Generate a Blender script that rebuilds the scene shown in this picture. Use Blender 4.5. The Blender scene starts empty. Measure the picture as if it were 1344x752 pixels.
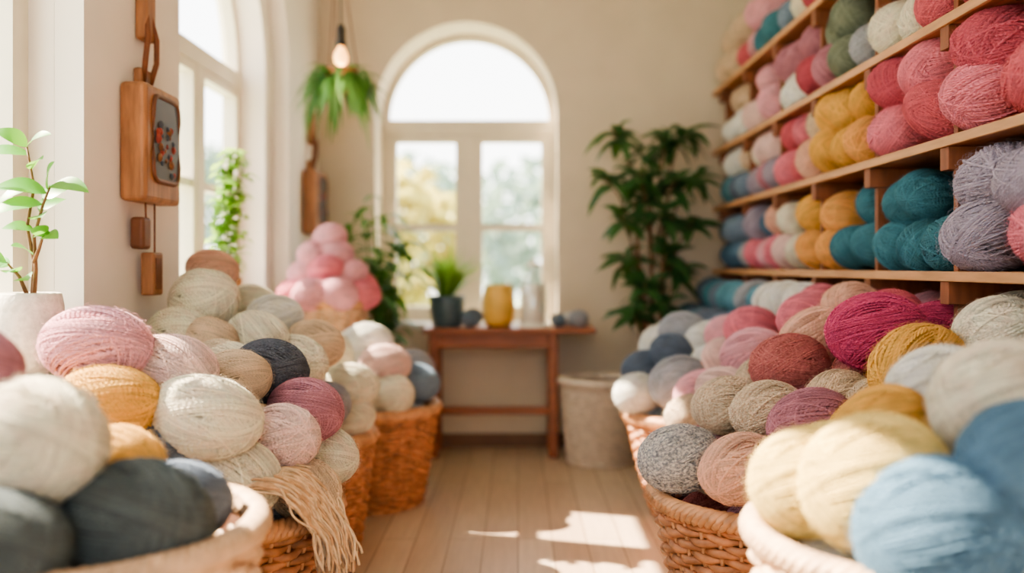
import bpy, math, random, bmesh
import numpy as np
from mathutils import Vector, Matrix, Euler
R = random.Random(7)
scene = bpy.context.scene
COL = scene.collection

# ------------------------------------------------------------------ materials
def new_mat(name):
    m = bpy.data.materials.new(name); m.use_nodes = True
    nt = m.node_tree; b = nt.nodes['Principled BSDF']
    return m, nt, b
def N(nt, t, **kw):
    n = nt.nodes.new(t)
    for k, v in kw.items(): setattr(n, k, v)
    return n
def mixcol(nt, fac, a, b, mode='MIX'):
    n = nt.nodes.new('ShaderNodeMix'); n.data_type = 'RGBA'; n.blend_type = mode
    for sock, val in ((n.inputs[0], fac), (n.inputs[6], a), (n.inputs[7], b)):
        if hasattr(val, 'links'): nt.links.new(val, sock)
        elif isinstance(val, (tuple, list)): sock.default_value = (*val[:3], 1)
        else: sock.default_value = val
    return n.outputs[2]
def srgb(r, g, b):
    f = lambda c: (c/255/12.92) if c/255 <= .04045 else ((c/255+.055)/1.055)**2.4
    return (f(r), f(g), f(b))
def simple(name, col, rough=.6, noise=.15, scale=20, bump=.0, metal=0, stretch=None, sheen=0):
    m, nt, b = new_mat(name)
    tc = N(nt, 'ShaderNodeTexCoord'); mp = N(nt, 'ShaderNodeMapping')
    nt.links.new(tc.outputs['Object'], mp.inputs[0])
    if stretch: mp.inputs['Scale'].default_value = stretch
    nz = N(nt, 'ShaderNodeTexNoise'); nz.inputs['Scale'].default_value = scale; nz.inputs['Detail'].default_value = 5
    nt.links.new(mp.outputs[0], nz.inputs['Vector'])
    d = tuple(c*(1-noise) for c in col); l = tuple(min(1, c*(1+noise)) for c in col)
    rp = N(nt, 'ShaderNodeValToRGB')
    rp.color_ramp.elements[0].position = .35; rp.color_ramp.elements[1].position = .65
    rp.color_ramp.elements[0].color = (*d, 1); rp.color_ramp.elements[1].color = (*l, 1)
    nt.links.new(nz.outputs['Fac'], rp.inputs[0]); nt.links.new(rp.outputs[0], b.inputs['Base Color'])
    b.inputs['Roughness'].default_value = rough; b.inputs['Metallic'].default_value = metal
    b.inputs['Sheen Weight'].default_value = sheen
    if bump:
        bp = N(nt, 'ShaderNodeBump'); bp.inputs['Strength'].default_value = bump; bp.inputs['Distance'].default_value = .01
        nt.links.new(nz.outputs['Fac'], bp.inputs['Height']); nt.links.new(bp.outputs[0], b.inputs['Normal'])
    return m
def leafmat(name, col, tcol, tf=.3):
    m, nt, b = new_mat(name)
    nz = N(nt, 'ShaderNodeTexNoise'); nz.inputs['Scale'].default_value = 6
    tc = N(nt, 'ShaderNodeTexCoord'); nt.links.new(tc.outputs['Object'], nz.inputs['Vector'])
    c = mixcol(nt, nz.outputs['Fac'], tuple(x*.6 for x in col), tuple(x*1.45 for x in col))
    nt.links.new(c, b.inputs['Base Color']); b.inputs['Roughness'].default_value = .4
    tr = N(nt, 'ShaderNodeBsdfTranslucent'); tr.inputs[0].default_value = (*tcol, 1)
    mx = N(nt, 'ShaderNodeMixShader'); mx.inputs[0].default_value = tf
    nt.links.new(b.outputs[0], mx.inputs[1]); nt.links.new(tr.outputs[0], mx.inputs[2])
    nt.links.new(mx.outputs[0], nt.nodes['Material Output'].inputs[0])
    return m
def soft(c, k=.16, g=1.2):
    l = .3*c[0]+.6*c[1]+.1*c[2]
    return tuple(min(.92, (x*(1-k)+l*k)*g) for x in c)
def yarnmat(name, rgb, rgb2=None):
    m, nt, b = new_mat('yarn_' + name)
    col = soft(srgb(*rgb))
    at = N(nt, 'ShaderNodeAttribute', attribute_name='tw')
    sp = N(nt, 'ShaderNodeSeparateXYZ'); nt.links.new(at.outputs['Vector'], sp.inputs[0])
    tc = N(nt, 'ShaderNodeTexCoord')
    nz = N(nt, 'ShaderNodeTexNoise'); nz.inputs['Scale'].default_value = 14 if rgb2 else 3
    nz.inputs['Detail'].default_value = 5 if rgb2 else 3
    nt.links.new(tc.outputs['Object'], nz.inputs['Vector'])
    c2 = soft(srgb(*rgb2)) if rgb2 else tuple(min(.94, c*1.12) for c in col)
    rp = N(nt, 'ShaderNodeValToRGB')
    rp.color_ramp.elements[0].position = .38; rp.color_ramp.elements[1].position = .62
    rp.color_ramp.elements[0].color = (*col, 1); rp.color_ramp.elements[1].color = (*c2, 1)
    nt.links.new(nz.outputs['Fac'], rp.inputs[0])
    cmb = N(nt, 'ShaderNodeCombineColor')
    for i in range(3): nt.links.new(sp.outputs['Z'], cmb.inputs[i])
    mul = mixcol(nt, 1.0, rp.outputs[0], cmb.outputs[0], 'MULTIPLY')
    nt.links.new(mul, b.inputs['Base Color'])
    b.inputs['Roughness'].default_value = .9
    b.inputs['Specular IOR Level'].default_value = .15
    b.inputs['Sheen Weight'].default_value = .3; b.inputs['Sheen Roughness'].default_value = .5
    b.inputs['Sheen Tint'].default_value = (*[min(1, c*1.3+.1) for c in col], 1)
    m1 = N(nt, 'ShaderNodeMath', operation='MULTIPLY_ADD'); m1.inputs[1].default_value = 60
    nt.links.new(sp.outputs['X'], m1.inputs[0]); nt.links.new(sp.outputs['Y'], m1.inputs[2])
    m2 = N(nt, 'ShaderNodeMath', operation='SINE'); nt.links.new(m1.outputs[0], m2.inputs[0])
    bp = N(nt, 'ShaderNodeBump'); bp.inputs['Strength'].default_value = .6; bp.inputs['Distance'].default_value = .003
    nt.links.new(m2.outputs[0], bp.inputs['Height']); nt.links.new(bp.outputs[0], b.inputs['Normal'])
    return m

Y = {}
for k, v in dict(
    cream=(230, 214, 188), white=(234, 226, 212), tan=(210, 182, 150), peach=(230, 172, 146),
    pink=(232, 160, 172), blush=(234, 188, 180), hot=(226, 120, 138), rose=(210, 94, 108), dkrose=(190, 78, 96), mauve=(182, 118, 134),
    magenta=(196, 62, 108), mustard=(226, 168, 62), yellow=(224, 194, 108), orange=(234, 160, 74),
    teal=(62, 124, 140), aqua=(92, 154, 172), blue=(84, 122, 150), slate=(98, 112, 132), grey=(158, 162, 170),
    lavender=(160, 150, 168), dkgrey=(84, 88, 98), dkgreen=(88, 98, 100), green=(122, 132, 112), bluegrey=(116, 138, 160)).items():
    Y[k] = yarnmat(k, v)
Y['marl'] = yarnmat('marl', (130, 134, 142), (214, 208, 200))
Y['terra'] = yarnmat('terra', (194, 112, 106), (178, 92, 92))
Y['oat'] = yarnmat('oat', (222, 202, 174), (198, 164, 132))

M_wall = simple('plaster_wall', srgb(216, 202, 182), .9, .03, 4, .1)
M_wallw = simple('plaster_white', srgb(238, 230, 222), .85, .02, 4, .1)
M_ceil = simple('ceiling_paint', srgb(236, 230, 220), .9, .02, 4)
M_frame = simple('window_frame_paint', srgb(222, 212, 194), .45, .03, 8)
M_base = simple('baseboard_wood', srgb(120, 88, 64), .5, .15, 6)
M_shelf = simple('shelf_wood', srgb(160, 102, 64), .5, .22, 7, .1, stretch=(6, .7, 6))
M_shelfe = simple('shelf_edge_highlight', srgb(194, 146, 104), .5, .15, 7, .1, stretch=(6, .7, 6))  # paler than the boards: edge highlight painted into the wood colour
M_divider = simple('divider_wood', srgb(136, 82, 54), .55, .2, 7, .1, stretch=(5, 5, .8))
M_table = simple('table_wood', srgb(144, 84, 54), .4, .2, 7, .05, stretch=(.8, 6, 6))
M_box = simple('carved_box_wood', srgb(158, 110, 76), .5, .25, 8, .15, stretch=(5, 5, .9))
M_boxd = simple('dark_box_wood', srgb(116, 72, 50), .5, .2, 9, .1)
M_wick = simple('wicker_orange', srgb(180, 126, 90), .5, .32, 22, .1)
M_wickr = simple('wicker_rim', srgb(204, 154, 114), .5, .25, 22)
M_wickp = simple('wicker_pale', srgb(204, 172, 142), .55, .2, 22)
M_wickw = simple('wicker_whitewashed', srgb(218, 202, 184), .6, .1, 22)
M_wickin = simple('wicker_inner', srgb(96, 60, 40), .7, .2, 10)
M_pot = simple('speckled_ceramic', srgb(210, 202, 190), .75, .12, 60, .3)
M_potblue = simple('blue_ceramic', srgb(78, 100, 112), .4, .1, 12)
M_pot2 = simple('terracotta', srgb(170, 120, 84), .7, .1, 12)
M_mustpot = simple('mustard_ceramic', srgb(226, 184, 96), .5, .1, 12)
M_cream = simple('cream_wax', srgb(252, 248, 236), .5, .03, 10)
M_soil = simple('soil', srgb(60, 42, 30), .95, .4, 40, .6)
M_stem = simple('plant_stem', srgb(120, 84, 56), .7, .2, 20)
M_stemg = simple('green_stem', srgb(110, 140, 60), .6, .2, 20)
M_black = simple('black_metal', (.02, .018, .016), .4, .1, 10)
M_leather = simple('leather_strap', srgb(120, 72, 46), .6, .2, 20)
M_thr1 = simple('thread_red', srgb(150, 66, 58), .6, .2, 60); M_thr2 = simple('thread_blue', srgb(76, 84, 96), .6, .2, 60); M_thr3 = simple('thread_ochre', srgb(130, 86, 56), .6, .2, 60)
M_leafA = leafmat('leaf_fresh', srgb(72, 140, 60), srgb(150, 210, 70))
M_leafB = leafmat('leaf_dark', srgb(60, 102, 60), srgb(100, 145, 60), .28)
M_leafC = leafmat('leaf_light', srgb(126, 172, 84), srgb(185, 220, 100), .4)
M_leafD = leafmat('leaf_mid', srgb(78, 124, 72), srgb(130, 175, 80), .3)
M_ext = leafmat('garden_foliage', srgb(128, 150, 142), srgb(150, 170, 145))  # outdoor haze painted in as a pale leaf colour
M_exty = leafmat('garden_foliage_yellow', srgb(200, 188, 116), srgb(215, 204, 126))  # yellow leaves, paled the same way for haze
M_lawn = simple('lawn', srgb(160, 172, 150), .9, .2, 2)

def glassmat(name, fac=.06, tint=(1, 1, 1)):
    m, nt, b = new_mat(name); nt.nodes.remove(b)
    t = N(nt, 'ShaderNodeBsdfTransparent'); t.inputs[0].default_value = (*tint, 1)
    g = N(nt, 'ShaderNodeBsdfGlossy'); g.inputs['Roughness'].default_value = .03
    mx = N(nt, 'ShaderNodeMixShader'); mx.inputs[0].default_value = fac
    nt.links.new(t.outputs[0], mx.inputs[1]); nt.links.new(g.outputs[0], mx.inputs[2])
    nt.links.new(mx.outputs[0], nt.nodes['Material Output'].inputs[0])
    return m
M_glass = glassmat('window_glass', .04)
M_jar = glassmat('jar_glass', .25, (.97, .98, .98))
M_darkglass = simple('dark_glass', srgb(44, 32, 28), .45, .3, 12)

def floormat():
    m, nt, b = new_mat('floor_boards')
    tc = N(nt, 'ShaderNodeTexCoord'); mp = N(nt, 'ShaderNodeMapping')
    mp.inputs['Rotation'].default_value = (0, 0, math.pi/2)
    nt.links.new(tc.outputs['Object'], mp.inputs[0])
    br = N(nt, 'ShaderNodeTexBrick'); br.offset = .37
    br.inputs['Color1'].default_value = (*srgb(216, 194, 170), 1); br.inputs['Color2'].default_value = (*srgb(198, 172, 148), 1)
    br.inputs['Mortar'].default_value = (*srgb(150, 122, 98), 1)
    br.inputs['Scale'].default_value = 1; br.inputs['Mortar Size'].default_value = .003
    br.inputs['Brick Width'].default_value = 1.7; br.inputs['Row Height'].default_value = .15
    nt.links.new(mp.outputs[0], br.inputs['Vector'])
    mp2 = N(nt, 'ShaderNodeMapping'); mp2.inputs['Scale'].default_value = (14, 1.2, 1)
    nt.links.new(tc.outputs['Object'], mp2.inputs[0])
    nz = N(nt, 'ShaderNodeTexNoise'); nz.inputs['Scale'].default_value = 3; nz.inputs['Detail'].default_value = 8
    nt.links.new(mp2.outputs[0], nz.inputs['Vector'])
    rp = N(nt, 'ShaderNodeValToRGB'); rp.color_ramp.elements[0].color = (.72, .72, .72, 1); rp.color_ramp.elements[1].color = (1.1, 1.1, 1.1, 1)
    nt.links.new(nz.outputs['Fac'], rp.inputs[0])
    c2 = mixcol(nt, 1, br.outputs['Color'], rp.outputs[0], 'MULTIPLY')
    nt.links.new(c2, b.inputs['Base Color']); b.inputs['Roughness'].default_value = .32
    bp = N(nt, 'ShaderNodeBump'); bp.inputs['Strength'].default_value = .25; bp.inputs['Distance'].default_value = .004
    nt.links.new(nz.outputs['Fac'], bp.inputs['Height']); nt.links.new(bp.outputs[0], b.inputs['Normal'])
    return m
M_floor = floormat()

# ------------------------------------------------------------------ mesh building
class MB:
    def __init__(s): s.v = []; s.f = []; s.m = []; s.n = 0
    def add(s, verts, faces, mi=0):
        s.v.extend([tuple(p) for p in verts]); o = s.n
        s.f.extend([tuple(i+o for i in f) for f in faces]); s.m.extend([mi]*len(faces)); s.n += len(verts)
    def box(s, x0, x1, y0, y1, z0, z1, mi=0):
        v = [(x, y, z) for x in (x0, x1) for y in (y0, y1) for z in (z0, z1)]
        s.add(v, [(0, 1, 3, 2), (4, 6, 7, 5), (0, 4, 5, 1), (2, 3, 7, 6), (0, 2, 6, 4), (1, 5, 7, 3)], mi)
    def tube(s, pts, rad, mi=0, closed=False, sides=6, cap=True):
        P = np.array(pts, float); n = len(P)
        if closed: T = np.roll(P, -1, 0)-np.roll(P, 1, 0)
        else: T = np.gradient(P, axis=0)
        T /= (np.linalg.norm(T, axis=1)[:, None]+1e-9)
        ref = np.array([0, 0, 1.0]) if abs(T[:, 2]).mean() < .8 else np.array([1.0, 0, 0])
        A = np.cross(T, ref); A /= (np.linalg.norm(A, axis=1)[:, None]+1e-9); B = np.cross(T, A)
        rr = np.full(n, rad) if np.isscalar(rad) else np.array(rad)
        ph = np.arange(sides)*2*math.pi/sides
        V = P[:, None]+rr[:, None, None]*(np.cos(ph)[None, :, None]*A[:, None]+np.sin(ph)[None, :, None]*B[:, None])
        F = []
        for i in range(n if closed else n-1):
            j = (i+1) % n
            for k in range(sides):
                l = (k+1) % sides
                F.append((i*sides+k, i*sides+l, j*sides+l, j*sides+k))
        if not closed and cap:
            F.append(tuple(range(sides))[::-1]); F.append(tuple((n-1)*sides+k for k in range(sides)))
        s.add(V.reshape(-1, 3), F, mi)
    def lathe(s, prof, c=(0, 0, 0), mi=0, seg=32):
        V = [(c[0]+r*math.cos(a), c[1]+r*math.sin(a), c[2]+z) for r, z in prof for a in [2*math.pi*k/seg for k in range(seg)]]
        F = [(i*seg+k, i*seg+(k+1) % seg, (i+1)*seg+(k+1) % seg, (i+1)*seg+k) for i in range(len(prof)-1) for k in range(seg)]
        s.add(V, F, mi)
    def leaf(s, base, d, up, L, W, droop=.3, mi=0, segs=6, pw=.75, fold=.15):
        base = np.array(base, float); d = np.array(d, float); d /= np.linalg.norm(d)
        up = np.array(up, float); side = np.cross(d, up); side /= (np.linalg.norm(side)+1e-9); up = np.cross(side, d)
        V = []
        for i in range(segs+1):
            t = i/segs
            w = W*.5*(math.sin(math.pi*min(1, t**pw)))**.8+.0008
            c = base+d*L*t*(1-.15*droop*t)-np.array([0, 0, 1])*droop*L*t*t+up*.06*L*math.sin(t*math.pi)
            V += [c-side*w+up*w*fold, c, c+side*w+up*w*fold]
        F = []
        for i in range(segs):
            a = i*3; F += [(a, a+1, a+4, a+3), (a+1, a+2, a+5, a+4)]
        s.add(V, F, mi)
    def obj(s, name, mats, parent=None, smooth=False, bevel=0, loc=(0, 0, 0)):
        me = bpy.data.meshes.new(name); me.from_pydata(s.v, [], s.f)
        for m in mats: me.materials.append(m)
        me.polygons.foreach_set('material_index', s.m)
        me.polygons.foreach_set('use_smooth', [smooth]*len(s.f)); me.update()
        bm = bmesh.new(); bm.from_mesh(me); bmesh.ops.recalc_face_normals(bm, faces=bm.faces); bm.to_mesh(me); bm.free()
        return mkobj(name, me, parent, loc, bevel)
def mkobj(name, me, parent=None, loc=(0, 0, 0), bevel=0):
    o = bpy.data.objects.new(name, me); o.location = loc; COL.objects.link(o)
    if parent: o.parent = parent
    if bevel:
        b = o.modifiers.new('bevel', 'BEVEL'); b.width = bevel; b.segments = 3; b.limit_method = 'ANGLE'
    return o
def empty(name, loc=(0, 0, 0)):
    o = bpy.data.objects.new(name, None); o.location = loc; o.empty_display_size = .1; COL.objects.link(o); return o

# ------------------------------------------------------------------ yarn ball mesh variants
def ball_mesh(idx, srad, nbase, nb, per, seed, hairs=650):
    rs = np.random.RandomState(seed); S = 44; K = 5
    loops = []
    for i in range(nbase):
        a = math.pi*i/nbase; tl = rs.normal(0, .11)
        loops.append((np.array([math.sin(tl), math.cos(a)*math.cos(tl), math.sin(a)*math.cos(tl)]), rs.normal(0, .055), .94+rs.uniform(-.012, .012), rs.uniform(.64, .98)))
    for b in range(nb):
        a = math.pi*(b+rs.uniform(-.3, .3))*2.4/nb*1.618; t = rs.uniform(-.55, .55)
        n = np.array([math.sin(t), math.cos(a)*math.cos(t), math.sin(a)*math.cos(t)])
        u = np.cross(n, rs.normal(size=3)*np.array([.3, 1, 1])); u /= np.linalg.norm(u)
        off = rs.uniform(-.35, .35); rad = .96+.05*b/nb; sh = rs.uniform(.88, 1.08)
        fan = rs.uniform(.012, .035)*rs.choice([-1, 1])
        for k in range(per):
            kk = k-per/2
            nn = n+np.cross(u, n)*kk*fan+rs.normal(0, .011, 3); nn /= np.linalg.norm(nn)
            h = off+kk*srad*1.95+rs.normal(0, srad*.28)
            if abs(h) > .93: continue
            edge = 1-abs(kk)/(per/2)
            loops.append((nn, h, rad+.013*min(1, edge*2)+rs.uniform(-.007, .007), sh*rs.uniform(.74, 1.08)))
    for i in range(5):
        n = rs.normal(size=3); n[0] *= .4; n /= np.linalg.norm(n)
        loops.append((n, rs.uniform(-.4, .4), 1.02, rs.uniform(.95, 1.08)))
    Lp = len(loops); th = np.arange(S)*2*math.pi/S
    nrm = np.array([l[0] for l in loops]); h = np.array([l[1] for l in loops]); r = np.array([l[2] for l in loops]); sh = np.array([l[3] for l in loops])
    tmp = rs.normal(size=(Lp, 3)); U = np.cross(nrm, tmp); U /= np.linalg.norm(U, axis=1)[:, None]; W = np.cross(nrm, U)
    hh = h[:, None]+.013*np.sin(th[None]*rs.randint(1, 4, Lp)[:, None]+rs.uniform(0, 6, Lp)[:, None])
    c = np.sqrt(np.clip(1-hh**2, .02, 1))
    P = hh[..., None]*nrm[:, None]+c[..., None]*(np.cos(th)[None, :, None]*U[:, None]+np.sin(th)[None, :, None]*W[:, None])
    P *= (r[:, None]+.007*np.sin(th[None]*3+rs.uniform(0, 6, Lp)[:, None]))[..., None]
    T = np.roll(P, -1, 1)-np.roll(P, 1, 1); T /= np.linalg.norm(T, axis=2)[..., None]
    Nn = P/np.linalg.norm(P, axis=2)[..., None]; B = np.cross(T, Nn); B /= np.linalg.norm(B, axis=2)[..., None]
    ph = np.arange(K)*2*math.pi/K
    V = P[:, :, None]+srad*(np.cos(ph)[None, None, :, None]*Nn[:, :, None]+np.sin(ph)[None, None, :, None]*B[:, :, None])
    V = V.reshape(-1, 3)
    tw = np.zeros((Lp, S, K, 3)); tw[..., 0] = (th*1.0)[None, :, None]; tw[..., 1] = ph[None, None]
    tw[..., 2] = sh[:, None, None]*(.62+.38*np.clip(np.cos(ph)*1.2+.3, 0, 1))[None, None, :]*1.04  # strands darken towards their undersides: shade between windings painted into the colour
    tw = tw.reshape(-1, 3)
    li, si, ki = np.meshgrid(np.arange(Lp), np.arange(S), np.arange(K), indexing='ij')
    s2 = (si+1) % S; k2 = (ki+1) % K; I = lambda l, s, k: (l*S+s)*K+k
    F = np.stack([I(li, si, ki), I(li, s2, ki), I(li, s2, k2), I(li, si, k2)], -1).reshape(-1, 4)
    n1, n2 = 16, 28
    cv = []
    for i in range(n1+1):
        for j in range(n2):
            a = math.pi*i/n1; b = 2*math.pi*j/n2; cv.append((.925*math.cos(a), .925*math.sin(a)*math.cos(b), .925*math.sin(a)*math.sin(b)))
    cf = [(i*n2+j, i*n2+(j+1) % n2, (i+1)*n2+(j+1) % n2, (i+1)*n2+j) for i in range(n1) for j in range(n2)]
    o = len(V); V = np.vstack([V, np.array(cv)]); F = np.vstack([F, np.array(cf)+o]); tw = np.vstack([tw, np.tile([0, 0, .48], (len(cv), 1))])  # core toned down: shade in the gaps painted into its colour
    hv = []; hf = []; o = len(V)
    for i in range(hairs):
        p = rs.normal(size=3); p /= np.linalg.norm(p); t = np.cross(p, rs.normal(size=3)); t /= np.linalg.norm(t); b = np.cross(p, t)
        Lh = rs.uniform(.08, .28); out = rs.uniform(.02, .12); cur = rs.normal(0, .07)
        for k in range(5):
            s = k/4; q = p*(1.01+out*math.sin(s*math.pi*.8))+t*Lh*s+b*cur*s*s
            hv += [q, q+b*.004*(1-s*.6), q+p*.004*(1-s*.6)]
        base = o+i*15
        for k in range(4):
            for a, c2 in ((0, 1), (1, 2), (2, 0)):
                hf.append((base+k*3+a, base+k*3+c2, base+k*3+3+c2, base+k*3+3+a))
    V = np.vstack([V, np.array(hv)]); F = np.vstack([F, np.array(hf)]); tw = np.vstack([tw, np.tile([0, 0, 1.1], (len(hv), 1))])
    me = bpy.data.meshes.new('yarn_ball_mesh_%d' % idx)
    me.vertices.add(len(V)); me.vertices.foreach_set('co', V.astype('f').ravel())
    me.loops.add(F.size); me.loops.foreach_set('vertex_index', F.astype('i').ravel())
    me.polygons.add(len(F)); me.polygons.foreach_set('loop_start', np.arange(0, F.size, 4, dtype='i'))
    me.update(calc_edges=True)
    me.polygons.foreach_set('use_smooth', np.ones(len(F), bool))
    at = me.attributes.new('tw', 'FLOAT_VECTOR', 'POINT'); at.data.foreach_set('vector', tw.astype('f').ravel())
    me.materials.append(Y['cream']); me.validate(); me.update()
    return me
BM = [ball_mesh(0, .027, 62, 8, 15, 1), ball_mesh(1, .027, 62, 7, 17, 2), ball_mesh(2, .031, 54, 8, 13, 3), ball_mesh(3, .026, 66, 9, 15, 4),
      ball_mesh(4, .042, 42, 8, 10, 5), ball_mesh(5, .021, 84, 8, 20, 6)]
ALL = []
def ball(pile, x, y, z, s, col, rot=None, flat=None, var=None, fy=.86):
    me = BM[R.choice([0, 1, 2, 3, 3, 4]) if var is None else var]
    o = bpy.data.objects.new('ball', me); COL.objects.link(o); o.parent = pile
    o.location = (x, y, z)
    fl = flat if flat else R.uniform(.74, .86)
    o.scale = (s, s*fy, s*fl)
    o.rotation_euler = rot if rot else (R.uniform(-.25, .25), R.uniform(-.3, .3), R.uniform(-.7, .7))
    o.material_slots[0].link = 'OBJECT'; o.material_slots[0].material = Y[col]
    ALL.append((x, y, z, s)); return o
def free(x, y, z, s, k=.76):
    for a in ALL:
        dd = (x-a[0])**2+(y-a[1])**2+((z-a[2])*1.12)**2
        if dd < (k*(s+a[3]))**2: return False
    return True
def heap(pile, cx, cy, rb, zr, z1, pal, s=.115, step=.15):
    z = zr-.05; k = 0
    while z < z1:
        t = max(0, (z-zr)/(z1-zr)); rr = (rb-s-.045) if z < zr+.06 else rb*.86*(1-t**1.6)
        nr = max(0, int(rr/(s*1.55)+.5))
        rings = [(0, 1)]+[(rr*(i+1)/max(1, nr), int(2*math.pi*rr*(i+1)/max(1, nr)/(s*1.75))) for i in range(nr)]
        for r, n in rings[::-1]:
            for j in range(max(1, n)):
                a = 2*math.pi*(j+.5*k)/max(1, n)+k
                x = cx+r*math.cos(a)+R.uniform(-.01, .01); y = cy+r*math.sin(a)+R.uniform(-.01, .01)
                zz = z+R.uniform(-.015, .015); ss = s*R.uniform(.9, 1.05)
                if free(x, y, zz, ss): ball(pile, x, y, zz, ss, R.choice(pal))
        z += step; k += 1

# ------------------------------------------------------------------ baskets
def basket_mesh(name, rt, rb, h, stakes, rows, mats):
    b = MB(); rad = lambda z: rb+(rt-rb)*(z/h)**.8
    wr = h/rows*.58
    for j in range(rows):
        z = .012+(h-.02)*j/(rows-1); r = rad(z); n = stakes*4
        th = np.arange(n)*2*math.pi/n
        rr = r+.0105*np.cos(stakes/2*th+math.pi*j)
        zz = z+.003*np.sin(stakes*th*.5+j)
        b.tube(np.stack([rr*np.cos(th), rr*np.sin(th), zz], 1), wr, 0, True, 6)
    for i in range(stakes):
        a = 2*math.pi*i/stakes
        pts = [(rad(h*t)*math.cos(a), rad(h*t)*math.sin(a), h*t) for t in np.linspace(0, 1, 7)]
        b.tube(pts, .007, 1, False, 5)
    for (zc, rc, hr, tr, tw) in ((h+.004, rt+.004, .019, .0135, 26), (.01, rb+.005, .009, .009, 26)):
        n = 220; th = np.arange(n)*2*math.pi/n
        for s in range(4):
            p = th*tw+s*math.pi/2
            rr = rc+hr*np.cos(p); zz = zc+hr*np.sin(p)
            b.tube(np.stack([rr*np.cos(th), rr*np.sin(th), zz], 1), tr, 1, True, 5)
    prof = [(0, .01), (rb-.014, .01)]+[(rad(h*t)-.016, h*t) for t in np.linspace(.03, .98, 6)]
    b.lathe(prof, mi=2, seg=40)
    return b.obj(name, mats, smooth=True)
def place_basket(x, y, rt, rb, h, mats, stakes=36, rows=22, z=0, rot=0):
    o = basket_mesh('wicker_basket', rt, rb, h, stakes, rows, mats); o.location = (x, y, z); o.rotation_euler = (0, 0, rot); return o
WO = [M_wick, M_wickr, M_wickin]; WP = [M_wickp, M_wickp, M_wickin]; WW = [M_wickw, M_wickw, M_wickin]

# ------------------------------------------------------------------ room shell
XL, XR, YB, YF, ZC = -1.33, 1.74, 6.1, -1.2, 3.3
def arch_z(s, c, hw, spring):
    return spring+math.sqrt(max(0, hw*hw-(s-c)**2))
def arch_wall(name, s0, s1, d0, d1, ops, fmap, mats, top=ZC):
    b = MB(); cols = []; cur = s0; NS = 28
    def quad(p):
        b.add([fmap(*q) for q in p], [(0, 1, 2, 3)])
    for (c, hw, sill, spring) in sorted(ops):
        cols.append((cur, c-hw, None)); cols.append((c-hw, c+hw, (c, hw, sill, spring))); cur = c+hw
    cols.append((cur, s1, None))
    for a, e, op in cols:
        if op is None:
            for d in (d0, d1): quad([(a, 0, d), (e, 0, d), (e, top, d), (a, top, d)])
        else:
            c, hw, sill, spring = op
            for d in (d0, d1): quad([(a, 0, d), (e, 0, d), (e, sill, d), (a, sill, d)])
            quad([(a, sill, d0), (e, sill, d0), (e, sill, d1), (a, sill, d1)])
            quad([(a, sill, d0), (a, sill, d1), (a, spring, d1), (a, spring, d0)])
            quad([(e, sill, d0), (e, sill, d1), (e, spring, d1), (e, spring, d0)])
            ss = [c-hw*math.cos(math.pi*i/NS) for i in range(NS+1)]
            for i in range(NS):
                z0, z1 = arch_z(ss[i], c, hw, spring), arch_z(ss[i+1], c, hw, spring)
                for d in (d0, d1): quad([(ss[i], z0, d), (ss[i+1], z1, d), (ss[i+1], top, d), (ss[i], top, d)])
                quad([(ss[i], z0, d0), (ss[i+1], z1, d0), (ss[i+1], z1, d1), (ss[i], z0, d1)])
    for s in (s0, s1): quad([(s, 0, d0), (s, 0, d1), (s, top, d1), (s, top, d0)])
    me = bpy.data.meshes.new(name); me.from_pydata(b.v, [], b.f)
    for m in mats: me.materials.append(m)
    return mkobj(name, me)
fL = lambda s, z, d: (d, s, z)
fB = lambda s, z, d: (s, d, z)
W1 = (2.0, .8, .9, 2.45); W2i = (4.45, .86, .98, 2.28); W2o = (4.45, .68, 1.0, 2.28)
arch_wall('wall_left', YF, YB, -1.42, XL, [W1, W2i], fL, [M_wallw])
wo = arch_wall('outer_leaf', YF, YB, -1.66, -1.421, [W1, W2o], fL, [M_wallw])
wo.parent = bpy.data.objects['wall_left']
BW = (-.345, .61, .82, 2.227)
arch_wall('wall_back', -1.66, XR+.2, YB, YB+.42, [BW], fB, [M_wall])
FW = (.1, .95, .7, 2.2)
arch_wall('wall_front_added', -1.66, XR+.2, YF-.25, YF, [FW], fB, [M_wall])  # unseen wall added behind the camera to cut frontal sky light
b = MB(); b.box(XR, XR+.2, YF, YB, 0, ZC); b.obj('wall_right', [M_wall])
b = MB(); b.box(-1.66, XR+.2, YF-.25, YB+.42, -.12, 0); b.obj('floor', [M_floor])
b = MB(); b.box(-1.66, XR+.2, YF-.25, YB+.42, ZC, ZC+.12); b.obj('ceiling', [M_ceil])
b = MB(); b.box(XL, XR, YB-.022, YB-.001, 0, .09); b.box(XL, XR, YB-.03, YB-.001, 0, .02); b.obj('baseboard_back', [M_base], bevel=.004)
b = MB(); b.box(XL+.001, XL+.02, YF, YB-.03, 0, .09); b.obj('baseboard_left', [M_base], bevel=.004)

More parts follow.
